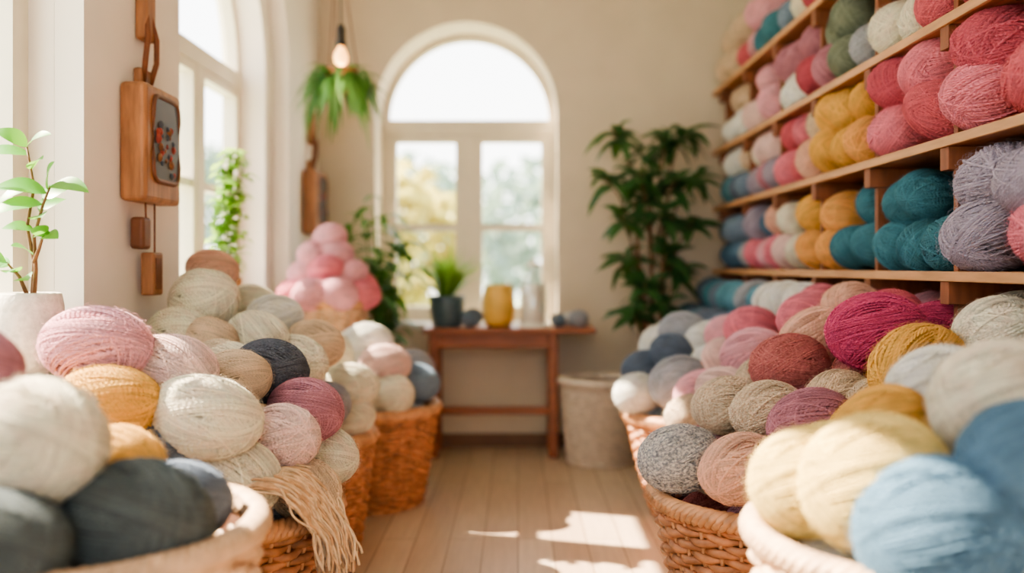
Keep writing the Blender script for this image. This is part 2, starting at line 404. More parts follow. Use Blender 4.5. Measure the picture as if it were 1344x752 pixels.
def window(name, op, fmap, d, w, bars, depth=.06, glass=True):
    c, hw, sill, spring = op; b = MB(); NS = 32
    out = [(c-hw, sill)]+[(c-hw*math.cos(math.pi*i/NS), spring+hw*math.sin(math.pi*i/NS)) for i in range(NS+1)]+[(c+hw, sill)]
    h2 = hw-w
    inn = [(c-h2, sill+w)]+[(c-h2*math.cos(math.pi*i/NS), spring+h2*math.sin(math.pi*i/NS)) for i in range(NS+1)]+[(c+h2, sill+w)]
    n = len(out); V = []
    for (s, z), (s2, z2) in zip(out, inn):
        V += [fmap(s, z, d), fmap(s2, z2, d), fmap(s, z, d+depth), fmap(s2, z2, d+depth)]
    F = []
    for i in range(n):
        j = (i+1) % n; a = i*4; e = j*4
        F += [(a, a+1, e+1, e), (a+2, e+2, e+3, a+3), (a+1, a+3, e+3, e+1), (a, e, e+2, a+2)]
    b.add(V, F)
    for (s0, s1, z0, z1, dd) in bars:
        p0 = fmap(s0, z0, d-dd); p1 = fmap(s1, z1, d+depth+dd)
        b.box(min(p0[0], p1[0]), max(p0[0], p1[0]), min(p0[1], p1[1]), max(p0[1], p1[1]), z0, z1)
    root = empty(name)
    b.obj('frame', [M_frame], parent=root)
    if glass:
        g = MB(); pts = [fmap(s, z, d+depth*.5) for s, z in inn]; g.add(pts, [tuple(range(len(pts)))]); g.obj('glass', [M_glass], parent=root)
    return root
def sash(s0, s1, z0, z1, w, dd=.008):
    return [(s0, s1, z0, z0+w, dd), (s0, s1, z1-w, z1, dd), (s0, s0+w, z0+w, z1-w, dd), (s1-w, s1, z0+w, z1-w, dd)]
c = -.345
bars = [(c-.59, c+.59, 2.125, 2.227, .018), (c-.042, c+.042, .872, 2.124, .014)]
bars += sash(c-.559, c-.043, .871, 2.123, .05)+sash(c+.043, c+.559, .871, 2.123, .05)
bars += [(c-.508, c-.094, 1.45, 1.50, .002), (c+.094, c+.508, 1.45, 1.50, .002)]
window('window_1', BW, fB, YB+.33, .05, bars)
c = 4.45
bars = [(c-.66, c+.66, 2.18, 2.27, .014), (c-.035, c+.035, 1.052, 2.179, .011)]+sash(c-.629, c-.036, 1.051, 2.178, .045)+sash(c+.036, c+.629, 1.051, 2.178, .045)
bars += [(c-.583, c-.082, 1.58, 1.62, .002), (c+.082, c+.583, 1.58, 1.62, .002)]
window('window_2', W2o, fL, -1.62, .05, bars)
c = 2.0
bars = [(c-.77, c+.77, 2.35, 2.43, .014), (c-.035, c+.035, .952, 2.349, .011)]+sash(c-.749, c-.036, .951, 2.348, .05)+sash(c+.036, c+.749, .951, 2.348, .05)
window('window_3', W1, fL, -1.56, .05, bars)
c = .1
window('window_front_added', FW, fB, YF-.2, .06, [(c-.9, c+.9, 2.14, 2.2, .012), (c-.03, c+.03, .76, 2.139, .01)])  # added opening, out of view, lets part of the light in from behind
b = MB(); b.box(-1.55, -1.285, 1.2, 2.8, .87, .901); b.obj('window_sill', [M_frame], bevel=.006)
b = MB(); b.box(-1.6, -1.3, 3.62, 5.28, .965, .999); b.obj('window_sill', [M_frame], bevel=.006)
b = MB(); b.box(-.98, .29, YB-.03, YB+.33, .80, .821); b.obj('window_sill', [M_frame], bevel=.006)

# ------------------------------------------------------------------ shelving on the right
SH = [1.185, 1.595, 1.965, 2.36]
root = empty('yarn_shelving')
b = MB()
for z in SH:
    b.box(1.31, 1.735, 1.1, 6.09, z-.028, z, 0); b.box(1.295, 1.31, 1.1, 6.09, z-.03, z+.001, 1)
b.box(1.0, 1.735, 2.4, 6.05, .57, .60, 0)
b.obj('shelf_boards', [M_shelf, M_shelfe], parent=root, bevel=.003)
b = MB(); DV = [1.2, 1.56, 2.18, 2.8, 3.42, 4.04, 4.66, 5.28, 5.9]
for y in DV:
    b.box(1.34, 1.73, y-.014, y+.014, 0, 2.36, 0)
    for z in SH:
        b.box(1.305, 1.70, y-.028, y+.028, z-.10, z-.03, 0)
b.box(1.722, 1.738, 1.1, 6.09, .6, 2.36, 0)
for y in (2.42, 3.4, 4.6, 6.0): b.box(1.22, 1.27, y-.02, y+.02, 0, .57, 0)
b.obj('uprights', [M_divider], parent=root, bevel=.002)

SC = {
 (0, 0): [(5.5, ['blue', 'bluegrey']), (5.2, ['white', 'grey']), (4.75, ['pink', 'hot']), (4.3, ['cream', 'blush']), (3.75, ['orange', 'mustard']), (2.8, ['teal', 'aqua', 'teal']), (2.5, ['lavender']), (2.0, ['rose', 'hot']), (0, ['rose', 'cream'])],
 (0, 1): [(5.4, ['bluegrey', 'white']), (4.9, ['blue', 'lavender']), (4.45, ['cream', 'peach']), (3.6, ['orange', 'mustard', 'orange']), (2.8, ['teal', 'teal', 'aqua']), (2.3, ['lavender', 'lavender']), (0, ['white', 'rose'])],
 (1, 0): [(5.2, ['slate', 'aqua', 'bluegrey']), (4.65, ['lavender', 'mauve']), (4.3, ['hot', 'rose']), (4.0, ['peach', 'tan']), (3.4, ['mustard', 'mustard', 'orange']), (0, ['rose', 'hot', 'rose'])],
 (1, 1): [(5.2, ['white', 'tan']), (4.6, ['cream', 'blush']), (4.3, ['hot', 'rose']), (4.0, ['mauve', 'tan']), (3.45, ['mustard', 'yellow']), (0, ['rose', 'hot', 'dkrose'])],
 (2, 0): [(5.2, ['cream', 'white', 'tan']), (4.6, ['pink', 'blush']), (4.25, ['white']), (3.85, ['dkrose', 'mauve']), (3.4, ['green', 'grey']), (3.0, ['cream', 'oat']), (0, ['dkrose', 'rose'])],
 (2, 1): [(5.2, ['grey', 'tan']), (4.6, ['blush', 'pink']), (4.1, ['mauve']), (3.5, ['green', 'dkgreen']), (3.0, ['cream', 'tan']), (0, ['mauve', 'rose'])],
 (3, 0): [(5.5, ['tan', 'dkgrey']), (5.0, ['rose', 'pink']), (4.5, ['teal', 'bluegrey']), (3.9, ['cream', 'dkrose']), (0, ['grey', 'rose'])],
 (3, 1): [(5.3, ['tan']), (4.9, ['pink']), (4.4, ['teal']), (0, ['rose', 'cream'])]}
def pick(seq, y):
    for y0, cs in seq:
        if y >= y0: return R.choice(cs)
    return 'cream'
DVs = DV[2:]
for lv in range(4):
    pile = empty('shelved_yarn_balls')
    for a, e in zip([1.56]+DVs[:-1], DVs):
        w = e-a
        big = (e < 2.9 and lv == 0) or (e < 3.5 and lv == 1)
        for lay in range(2):
            nb = 2 if big else 3
            for rowx in (1.42, 1.60):
                for i in range(nb):
                    y = a+.018+(w-.036)*(i+.5+(0.2 if lay else 0)*(1 if i < nb-1 else -.2))/nb+R.uniform(-.012, .012)
                    s = (.146 if big else .111)*R.uniform(.94, 1.07)
                    x = rowx+R.uniform(-.035, .02)-.015*(lay == 0)
                    z = SH[lv]+((.105 if big else .092) if lay == 0 else .255)+R.uniform(-.012, .01)
                    if lay == 1 and R.random() < (.5 if lv > 1 else .1): continue
                    ball(pile, x, y, z, s, pick(SC[(lv, lay)], y), rot=(R.uniform(-.35, .35), R.uniform(-.35, .35), R.uniform(-.6, .9)), flat=(.70 if big else R.uniform(.78, .86)), fy=(.98 if big else .92))

# ------------------------------------------------------------------ floor baskets and piles, left side
place_basket(-.90, 1.85, .355, .28, .66, WP, 36, 28)
place_basket(-.875, 2.72, .325, .25, .48, WO)
place_basket(-.925, 3.88, .30, .235, .48, WO)
place_basket(-.775, 4.67, .355, .27, .48, WO)
p = empty('yarn_ball_pile')
for a in [(-.895, 1.70, .875, .128, 'cream', 5), (-.725, 1.74, .715, .142, 'dkgreen', 5), (-.89, 1.56, .72, .12, 'dkgreen', 5), (-1.09, 1.80, 1.0, .105, 'mauve', 0), (-.875, 2.0, .77, .1, 'mustard', 0), (-1.04, 1.72, .80, .12, 'slate', 3), (-.72, 1.95, .70, .105, 'slate', 3)]:
    ball(p, a[0], a[1], a[2], a[3], a[4], var=a[5], flat=.92 if a[4] == 'cream' else .8, fy=.9, rot=(.1, .15, R.uniform(-.3, .3)))
heap(p, -.90, 1.85, .34, .66, .84, ['dkgrey', 'slate', 'dkgreen'])
p = empty('yarn_ball_pile')
for a in [(-1.127, 2.45, .985, .142, 'pink', 0), (-1.042, 2.33, .853, .13, 'mustard', 3), (-.973, 2.55, .912, .132, 'blush', 1), (-.82, 2.40, .806, .145, 'cream', 3),
          (-.97, 2.36, .715, .12, 'slate', 2), (-.762, 2.45, .632, .125, 'cream', 1), (-.672, 2.6, .715, .108, 'blush', 4), (-.655, 2.82, .757, .115, 'mauve', 0),
          (-.786, 2.9, .869, .118, 'dkgrey', 2), (-.843, 2.74, .868, .10, 'tan', 3), (-.616, 2.9, .603, .11, 'cream', 3), (-.61, 2.62, .56, .105, 'tan', 1), (-1.13, 2.62, .8, .13, 'peach', 1),
          (-.93, 2.42, .56, .12, 'oat', 2), (-.95, 3.0, .85, .12, 'cream', 2)]:
    ball(p, a[0], a[1], a[2], a[3], a[4], var=a[5], flat=.74 if a[3] > .125 else .84, rot=(R.uniform(-.15, .15), R.uniform(.05, .3), R.uniform(-.35, .15)))
heap(p, -.875, 2.72, .32, .48, .85, ['cream', 'tan', 'grey', 'mauve', 'blush'])
b = MB(); b.box(-1.32, -.8, 3.1, 3.56, .5, .53)
for x in (-1.3, -.86):
    for y in (3.12, 3.5): b.box(x, x+.04, y, y+.04, 0, .5)
b.obj('wooden_bench', [M_table], bevel=.004)
p = empty('yarn_ball_pile')
for a in [(-1.19, 3.56, 1.19, .098, 'peach'), (-1.133, 3.3, 1.08, .132, 'cream'), (-1.18, 3.18, .955, .12, 'cream'), (-.93, 3.25, .945, .12, 'cream'), (-1.055, 3.14, .95, .1, 'tan'),
          (-.96, 3.60, 1.0, .11, 'white'), (-1.08, 3.72, 1.05, .1, 'cream'), (-.80, 3.28, .86, .115, 'cream'), (-1.0, 3.02, .88, .1, 'oat')]:
    ball(p, *a, var=R.choice([0, 1, 3, 4]))
for z in (.63, .77, .90):
    for x in (-1.18, -.98, -.79):
        for y in (3.16, 3.36, 3.54):
            x2, y2 = x+R.uniform(-.01, .01), y+R.uniform(-.01, .01)
            if free(x2, y2, z, .11): ball(p, x2, y2, z, .112, R.choice(['cream', 'cream', 'tan', 'white', 'oat']))
p = empty('yarn_ball_pile')
for a in [(-.71, 3.82, .70, .12, 'cream'), (-.775, 3.64, .65, .112, 'grey'), (-.70, 3.80, .575, .105, 'cream'), (-.88, 3.66, .76, .105, 'white'), (-.92, 3.9, .82, .12, 'cream'), (-.75, 4.04, .66, .11, 'blush')]:
    ball(p, *a)
heap(p, -.925, 3.88, .29, .48, .80, ['cream', 'white', 'tan', 'cream', 'grey'])
p = empty('yarn_ball_pile')
for a in [(-.77, 4.62, .80, .135, 'white'), (-.65, 4.48, .725, .125, 'blush'), (-.52, 4.64, .61, .125, 'bluegrey'), (-.62, 4.43, .58, .12, 'cream'), (-.90, 4.57, .77, .12, 'cream'), (-.56, 4.84, .67, .115, 'grey'), (-.74, 4.40, .60, .11, 'cream')]:
    ball(p, *a)
heap(p, -.775, 4.67, .345, .48, .82, ['cream', 'white', 'blush', 'cream'], s=.125)

# draped skein with fringe
b = MB()
for i in range(150):
    u = (i/149-.5); j = R.uniform(-.016, .016); e = R.uniform(-.028, .028)
    x0, y0 = -.71+u*.04, 2.44+u*.18
    pts = [(x0-.03, y0, .585+j), (x0+.04, y0+.01, .64+j), (-.60+u*.03, 2.47+u*.22, .625+j), (-.545+u*.05, 2.50+u*.2+j, .555+j), (-.51+u*.04+e*.8, 2.505+u*.14, .48), (-.49+u*.05+e, 2.5+u*.10+j, .40-R.uniform(0, .05))]
    P = np.array(pts); t = np.linspace(0, 4.999, 30); k = t.astype(int); f = (t-k)[:, None]
    Q = P[k]*(1-f)+P[k+1]*f
    for _ in range(3): Q[1:-1] = (Q[:-2]+Q[1:-1]*2+Q[2:])/4
    ph = R.uniform(0, 6); am = R.uniform(.003, .009); Q[:, 0] += am*np.sin(np.arange(30)*.7+ph); Q[:, 1] += am*np.cos(np.arange(30)*.6+ph*2)
    b.tube(Q, R.uniform(.003, .0042), i % 2, False, 5)
b.obj('draped_wool_skein', [simple('tan_wool', srgb(220, 190, 154), .9, .15, 60, sheen=.3), simple('tan_wool_dark', srgb(196, 158, 120), .9, .15, 60, sheen=.3)], smooth=True)

# ------------------------------------------------------------------ right side baskets and piles
place_basket(.885, 1.88, .385, .30, .64, WP, 36, 28)
place_basket(.80, 2.86, .365, .25, .48, WO)
place_basket(.90, 3.64, .32, .23, .48, WO)
place_basket(.87, 4.43, .34, .20, .48, WO)
p = empty('yarn_ball_pile')
for a in [(.685, 1.75, .785, .142, 'yellow', 5), (.60, 1.89, .755, .12, 'yellow', 5), (.735, 1.6, .735, .14, 'blue', 5), (.945, 1.78, .93, .135, 'cream', 5), (.89, 1.58, .86, .12, 'blue', 3),
          (.95, 2.05, .91, .12, 'white', 5), (.80, 1.98, .85, .10, 'mustard', 5), (1.08, 1.7, .87, .12, 'bluegrey', 3)]:
    ball(p, a[0], a[1], a[2], a[3], a[4], var=a[5], rot=(.1, -.2, R.uniform(-.4, .4)), flat=.92, fy=.92)
heap(p, .885, 1.88, .37, .64, .92, ['cream', 'blue', 'yellow', 'white'])
p = empty('yarn_ball_pile')
for a in [(.49, 2.77, .62, .125, 'marl', 3), (.635, 2.6, .625, .12, 'peach', 4), (.6875, 3.0, .745, .115, 'oat', 2), (.765, 2.8, .755, .115, 'oat', 4), (.89, 3.0, .875, .13, 'terra', 3),
          (1.097, 2.8, 1.0, .146, 'magenta', 0), (1.094, 2.5, .925, .14, 'mustard', 0), (.834, 2.6, .75, .125, 'mauve', 1), (.9625, 2.74, .80, .11, 'tan', 2), (1.05, 2.62, .80, .11, 'oat', 3),
          (1.07, 3.25, .94, .14, 'peach', 0), (1.33, 2.9, 1.0, .11, 'magenta', 1), (1.32, 2.5, 1.02, .12, 'cream', 4), (1.14, 3.55, 1.0, .13, 'hot', 1), (1.22, 3.35, 1.055, .11, 'peach', 2),
          (.96, 2.45, .76, .12, 'mustard', 0), (1.13, 2.38, .80, .12, 'tan', 3), (.62, 2.83, .575, .10, 'cream', 0)]:
    ball(p, a[0], a[1], a[2], a[3], a[4], var=a[5], flat=.8, rot=(R.uniform(-.2, .2), R.uniform(-.35, -.05), R.uniform(-.2, .5)))
heap(p, .80, 2.86, .36, .48, .80, ['tan', 'mauve', 'cream', 'terra'])
p = empty('yarn_ball_pile')
for a in [(.56, 4.32, .60, .115, 'white'), (.7455, 4.2, .665, .142, 'grey'), (.64, 4.58, .68, .12, 'slate'), (.74, 4.72, .80, .12, 'white'), (.836, 4.62, .86, .13, 'grey'), (.93, 4.45, .84, .12, 'white'), (.93, 4.0, .80, .125, 'blush'),
          (.75, 4.45, .78, .11, 'slate'), (1.0, 3.9, .93, .125, 'hot'), (.98, 4.2, .88, .12, 'pink')]:
    ball(p, *a)
heap(p, .87, 4.43, .33, .48, .85, ['grey', 'white', 'slate'])
p2 = empty('yarn_ball_pile')
for a in [(.69, 3.62, .60, .115, 'oat'), (.80, 3.5, .72, .12, 'blush'), (.76, 3.75, .68, .12, 'pink'), (.93, 3.6, .85, .13, 'pink'), (.9, 3.35, .78, .11, 'oat')]:
    ball(p2, *a)
heap(p2, .90, 3.64, .31, .48, .82, ['pink', 'blush', 'cream', 'hot'])
p = empty('shelved_yarn_balls')
def lc(y):
    if y > 5: return ['teal', 'slate', 'aqua']
    if y > 4.4: return ['white', 'grey', 'slate', 'aqua', 'bluegrey']
    if y > 3.5: return ['pink', 'hot', 'white', 'rose', 'blush']
    if y > 2.95: return ['peach', 'rose', 'terra', 'pink']
    return ['mustard', 'tan', 'magenta', 'cream', 'terra']
for z in (.70, .865, 1.03):
    for x in (1.12, 1.24, 1.46, 1.62):
        y = 2.5
        while y < 5.95:
            x2, y2, z2 = x+R.uniform(-.02, .02), y+R.uniform(-.02, .02), z+R.uniform(-.012, .01)
            near = any(abs(y2-dv) < .1 for dv in DV) and x > 1.3
            if (x == 1.12 and z > .9) or near: y += .07; continue
            if free(x2, y2, z2, .11): ball(p, x2, y2, z2, R.uniform(.105, .118), R.choice(lc(y2)), flat=.82)
            y += .07

# ------------------------------------------------------------------ side table + pink basket
sx, sy = -1.04, 5.05
b = MB(); b.lathe([(0, .80), (.235, .80), (.24, .79), (.235, .77), (0, .77)], (sx, sy, 0), 0, 40)
b.lathe([(.03, .77), (.028, .3), (.04, .15), (.03, .05)], (sx, sy, 0), 0, 16)
for k in range(3):
    a = k*2.094+.5; b.tube([(sx, sy, .16), (sx+.1*math.cos(a), sy+.1*math.sin(a), .1), (sx+.2*math.cos(a), sy+.2*math.sin(a), .015)], .018, 0)
b.obj('round_side_table', [M_table], smooth=False)
place_basket(sx+.0, sy, .205, .16, .20, [M_wickp, M_wickr, M_wickin], 26, 12, z=.801)
p = empty('pink_yarn_pile')
for a in [(-1.21, 4.97, 1.06, .10, 'hot'), (-1.10, 4.88, 1.06, .105, 'pink'), (-.96, 4.89, 1.065, .105, 'pink'), (-.85, 5.0, 1.06, .10, 'hot'), (-1.17, 5.02, 1.17, .095, 'pink'), (-1.04, 4.96, 1.19, .10, 'hot'), (-.92, 5.02, 1.17, .095, 'pink'), (-1.12, 5.02, 1.28, .09, 'pink'), (-1.0, 5.03, 1.28, .095, 'pink'), (-1.04, 5.06, 1.37, .095, 'pink'), (-1.07, 5.2, 1.1, .11, 'hot'), (-1.2, 5.2, 1.1, .1, 'pink'), (-.9, 5.2, 1.1, .1, 'hot'), (-1.05, 5.18, 1.25, .1, 'hot')]:
    ball(p, a[0], a[1], a[2]-.01, a[3], a[4], fy=.95, flat=.82)

# ------------------------------------------------------------------ desk against back wall
b = MB()
b.box(-.60, .485, 5.68, 6.06, .785, .815)
for x in (-.56, .19):
    for y in (5.72, 5.98): b.box(x, x+.06, y, y+.055, 0, .785)
b.box(-.50, .19, 5.73, 5.755, .69, .784); b.box(-.50, .19, 6.0, 6.03, .69, .784)
b.box(-.50, .19, 5.74, 5.77, .27, .32); b.box(-.545, -.515, 5.775, 5.98, .27, .32); b.box(.205, .235, 5.775, 5.98, .27, .32)
b.obj('wooden_console_table', [M_table], bevel=.005)
place_basket(.51, 5.64, .235, .19, .49, WW, 36, 22)
def pot(mb, cx, cy, z, r, h, mi=0, taper=.8, soil=1):
    mb.lathe([(0, 0), (r*taper*.96, 0), (r*taper, .01), (r*.97, h*.6), (r, h-.01), (r-.004, h), (r*.9, h-.002), (r*.88, h-.03)], (cx, cy, z), mi, 36)
    mb.lathe([(r*.89, h-.03), (r*.5, h-.022), (0, h-.018)], (cx, cy, z), soil, 36)
b = MB(); pot(b, -.455, 5.86, .816, .115, .2, 0)
for i in range(100):
    a = R.uniform(0, 6.28); e = R.uniform(.6, 1.5); L = R.uniform(.28, .5)
    b.leaf((-.46+.03*math.cos(a), 5.86+.03*math.sin(a), .995), (math.cos(a)*math.cos(e), math.sin(a)*math.cos(e)*.4, math.sin(e)), (0, 0, 1) if e < 1.3 else (1, 0, 0), L, .036, .22, 2, 7, .5)
b.obj('potted_spider_plant', [M_potblue, M_soil, M_leafC], smooth=True)
b = MB(); b.lathe([(0, 0), (.075, 0), (.10, .04), (.108, .13), (.1, .21), (.088, .255), (.09, .27), (.082, .27), (.078, .24), (0, .23)], (-.125, 5.86, .816), 0)
b.obj('mustard_ceramic_jar', [M_mustpot], smooth=True)
b = MB(); b.lathe([(.055, 0), (.09, .005), (.095, .12), (.09, .24), (.055, .32), (.04, .36), (.045, .385)], (.095, 5.86, .817), 0)
b.lathe([(.1, .0), (.1, .012), (0, .012)], (.095, 5.86, .8165), 1); b.lathe([(.078, .012), (.078, .26), (.068, .27), (0, .268)], (.095, 5.86, .817), 1); b.tube([(.095, 5.86, 1.08), (.095, 5.86, 1.10)], .002, 2)
b.lathe([(.05, .385), (.05, .40), (.02, .41), (.015, .43), (0, .435)], (.095, 5.86, .817), 1, 20)
b.obj('glass_candle_lantern', [M_jar, M_cream, M_black], smooth=True)
p = empty('small_yarn_balls')
for x, y, s, cc in ((-.295, 5.80, .068, 'bluegrey'), (.255, 5.82, .05, 'bluegrey'), (.385, 5.82, .062, 'grey'), (.33, 5.95, .05, 'white')): ball(p, x, y, .816+s*.88, s, cc, flat=.84)

# ------------------------------------------------------------------ plants
b = MB(); px, py, pz = -1.365, 2.55, .902
b.lathe([(0, 0), (.06, 0), (.078, .012), (.09, .07), (.093, .13), (.09, .19), (.084, .222), (.078, .226), (.072, .22), (.07, .2)], (px, py, pz), 0, 40)
b.lathe([(.072, .205), (.04, .212), (0, .215)], (px, py, pz), 1, 30)
zt = pz+.21
stems = [[(0, 0, 0), (.005, 0, .08), (.0, 0, .17), (.03, -.01, .26), (.055, -.02, .31)],
         [(-.01, .01, 0), (-.005, .01, .1), (-.02, .0, .2), (.0, 0, .31), (-.015, -.01, .42)],
         [(-.01, -.01, 0), (-.03, -.02, .06), (-.06, -.03, .10)], [(0, 0, .1), (.02, -.01, .14), (.035, -.02, .17)]]
for st in stems:
    b.tube([(px+x+.015, py+y, zt+z) for x, y, z in st], np.linspace(.0065, .003, len(st)), 2, sides=7)
LV = [((.055, -.02, .31), (.9, -.3, .05), .115, .045), ((.05, -.02, .30), (.35, -.4, .8), .10, .045), ((.045, -.015, .29), (-.8, -.5, .25), .12, .055), ((.03, -.01, .26), (-.9, -.4, -.05), .12, .05),
      ((-.015, -.01, .42), (.8, -.3, .5), .09, .035), ((-.015, -.01, .42), (-.7, -.3, .6), .09, .04), ((-.012, 0, .40), (-.9, -.4, .1), .12, .04), ((-.005, 0, .36), (.6, -.6, .4), .08, .035), ((0, 0, .31), (-.9, -.2, -.3), .09, .04),
      ((-.06, -.03, .10), (-.6, -.6, .4), .09, .045), ((-.06, -.03, .10), (-.3, -.7, -.2), .08, .045), ((-.04, -.02, .07), (.2, -.9, .2), .07, .035), ((-.05, -.03, .09), (-.9, .1, .1), .08, .04),
      ((.0, 0, .17), (.8, -.4, .3), .06, .03), ((.0, 0, .19), (-.7, -.5, .2), .07, .035), ((.035, -.02, .17), (.7, -.4, .1), .06, .035), ((.035, -.02, .17), (.1, -.6, .6), .05, .03), ((.02, -.01, .24), (.3, .6, .5), .09, .04),
      ((-.01, .01, .12), (-.3, -.8, .5), .07, .035), ((.03, -.01, .27), (.5, .5, .6), .09, .045), ((.01, 0, .22), (.5, -.7, .2), .07, .035), ((-.03, -.01, .05), (.6, -.7, .2), .07, .035)]
for bs, d, L, W in LV:
    b.leaf((px+bs[0]+.015, py+bs[1], zt+bs[2]), d, (0, -.7, 1), L*1.2, W*1.5, .2, 3, 10, .85)
b.obj('potted_sill_plant', [M_pot, M_soil, M_stem, M_leafA], smooth=True)

b = MB(); px, py = -1.37, 4.28; pot(b, px, py, 1.0, .075, .15)
for s in range(8):
    pts = [(px, py, 1.13)]; x, y, z = pts[0]
    for k in range(7):
        x += R.uniform(-.03, .035)+.006; y += R.uniform(-.035, .03); z += R.uniform(.06, .105)
        x = min(max(x, -1.42), -1.18); pts.append((x, y, z))
        for q in range(5):
            aa = R.uniform(0, 6.28); b.leaf((x, y, z-R.uniform(0, .06)), (math.cos(aa), math.sin(aa), R.uniform(-.3, .5)), (0, 0, 1), R.uniform(.05, .09), .05, .3, 3, 4)
    b.tube(pts, .003, 2, sides=5)
b.obj('potted_vine', [M_pot2, M_soil, M_stemg, M_leafC], smooth=True)

def bushy(name, cx, cy, z0, potr, poth, potm, nst, h, spread, leafm, ll, lw, per, seed, droop=.5, stem=M_stemg):
    rr = random.Random(seed); b = MB(); pot(b, cx, cy, z0, potr, poth)
    for s in range(nst):
        a = 2*math.pi*s/nst+rr.uniform(-.3, .3); hh = h*rr.uniform(.45, 1); sp = spread*rr.uniform(.3, 1)
        pts = []
        for k in range(7):
            t = k/6; pts.append((cx+math.cos(a)*sp*t**1.4, cy+math.sin(a)*sp*t**1.4*.6, z0+poth-.03+hh*t))
        b.tube(pts, np.linspace(.008, .003, 7), 2, sides=6)
        for q in range(per):
            t = rr.uniform(.35, 1.0); k = min(5, int(t*6)); f = t*6-k; P = [pts[k][i]*(1-f)+pts[k+1][i]*f for i in range(3)]
            aa = rr.uniform(0, 6.28); el = rr.uniform(-.2, .8)
            b.leaf(P, (math.cos(aa)*math.cos(el), math.sin(aa)*math.cos(el)*.8, math.sin(el)), (0, 0, 1), ll*rr.uniform(.7, 1.2), lw*rr.uniform(.8, 1.2), droop*rr.uniform(.5, 1.4), 3, 6)
    return b.obj(name, [potm, M_soil, stem, leafm], smooth=True)
bushy('potted_parlour_palm', -.84, 5.56, 0, .17, .40, M_pot2, 13, 1.30, .28, M_leafD, .22, .06, 17, 3, .5)

b = MB(); cx, cy = .83, 5.72; pot(b, cx, cy, 0, .17, .34)
rr = random.Random(21)
tips = [(-.24, .0, 2.06), (-.05, .1, 1.93), (.10, -.02, 2.0), (.24, .05, 2.06), (-.30, -.05, 1.76), (-.08, -.12, 1.78), (.15, -.1, 1.75), (.30, .0, 1.78), (-.2, -.1, 1.52), (.05, -.15, 1.55), (.25, -.1, 1.48), (-.17, .05, 1.28), (.08, -.12, 1.3), (.2, .05, 1.2), (-.05, -.1, 1.1), (-.02, .05, 1.65), (-.12, -.05, .95), (.1, -.1, .98)]
for k in range(3):
    b.tube([(cx+(k-1)*.03, cy, .3), (cx+(k-1)*.05+.01, cy, .8), (cx+(k-1)*.08, cy, 1.3), (cx+(k-1)*.1, cy, 1.6)], [.018, .015, .012, .008], 2, sides=7)
for tx, ty, tz in tips:
    sxp = max(-.1, min(.1, tx*.4)); z0 = tz-.35
    b.tube([(cx+sxp, cy, z0), (cx+(sxp+tx)/2, cy+ty*.5, tz-.12), (cx+tx, cy+ty, tz)], [.008, .006, .004], 2, sides=6)
    for q in range(15):
        aa = q*2.4+rr.uniform(-.3, .3); el = rr.uniform(-.5, .9); f = rr.uniform(0, .35)
        B0 = (cx+tx*(1-f)+sxp*f, cy+ty*(1-f), tz-.2*f)
        b.leaf(B0, (math.cos(aa)*math.cos(el), math.sin(aa)*math.cos(el)*.8, math.sin(el)), (0, -.5, 1), rr.uniform(.15, .24), rr.uniform(.06, .08), rr.uniform(.1, .6), 3, 6)
b.obj('potted_rubber_tree', [M_pot2, M_soil, M_stem, M_leafB], smooth=True)

b = MB(); hx, hy, hz = -1.0, 5.15, 2.28
b.lathe([(0, -.1), (.06, -.1), (.095, -.03), (.1, .03), (.09, .03)], (hx, hy, hz), 0, 24); b.lathe([(.09, .01), (0, .02)], (hx, hy, hz), 1, 24)
for k in range(3):
    a = k*2.094; b.tube([(hx+.095*math.cos(a), hy+.095*math.sin(a), hz+.03), (hx-.02, hy, hz+.8)], .003, 2, sides=5)
b.tube([(hx-.02, hy, hz+.8), (hx-.02, hy, ZC)], .004, 2, sides=5)
for i in range(230):
    a = R.uniform(0, 6.28); el = R.uniform(-.9, .9); L = R.uniform(.10, .25)
    b.leaf((hx+.08*math.cos(a), hy+.08*math.sin(a), hz+.02-R.uniform(0, .1)), (math.cos(a)*math.cos(el), math.sin(a)*math.cos(el), math.sin(el)), (0, 0, 1), L, .026, R.uniform(.3, 1.3), 3, 6, .6)
b.obj('hanging_fern', [M_pot2, M_soil, M_leather, M_leafD], smooth=True)

root = empty('pendant_lamp'); bx, by, bz = -.94, 4.85, 2.32
b = MB(); b.tube([(bx, by, bz+.16), (bx, by, ZC)], .004, 0, sides=6); b.lathe([(.0, .17), (.012, .165), (.024, .14), (.024, .075), (.028, .07), (.028, .05), (0, .05)], (bx, by, bz), 0, 20)
b.lathe([(0, 0), (.05, 0), (.05, -.02), (0, -.02)], (bx, by, ZC-.001), 0, 24)
b.obj('cord_and_socket', [M_black], parent=root, smooth=True)
mb_, nt, bb = new_mat('warm_bulb'); bb.inputs['Emission Color'].default_value = (1, .42, .1, 1); bb.inputs['Emission Strength'].default_value = 4; bb.inputs['Base Color'].default_value = (1, .7, .4, 1)
b = MB(); b.lathe([(.014, .055), (.018, .04), (.033, .012), (.038, -.012), (.033, -.038), (.016, -.053), (0, -.056)], (bx, by, bz), 0, 24)
b.obj('bulb', [mb_], parent=root, smooth=True)
l = bpy.data.lights.new('bulb_light', 'POINT'); l.energy = 3; l.color = (1, .7, .4); l.shadow_soft_size = .05
lo = bpy.data.objects.new('bulb_light', l); lo.location = (bx, by, bz-.12); COL.objects.link(lo); lo.parent = root

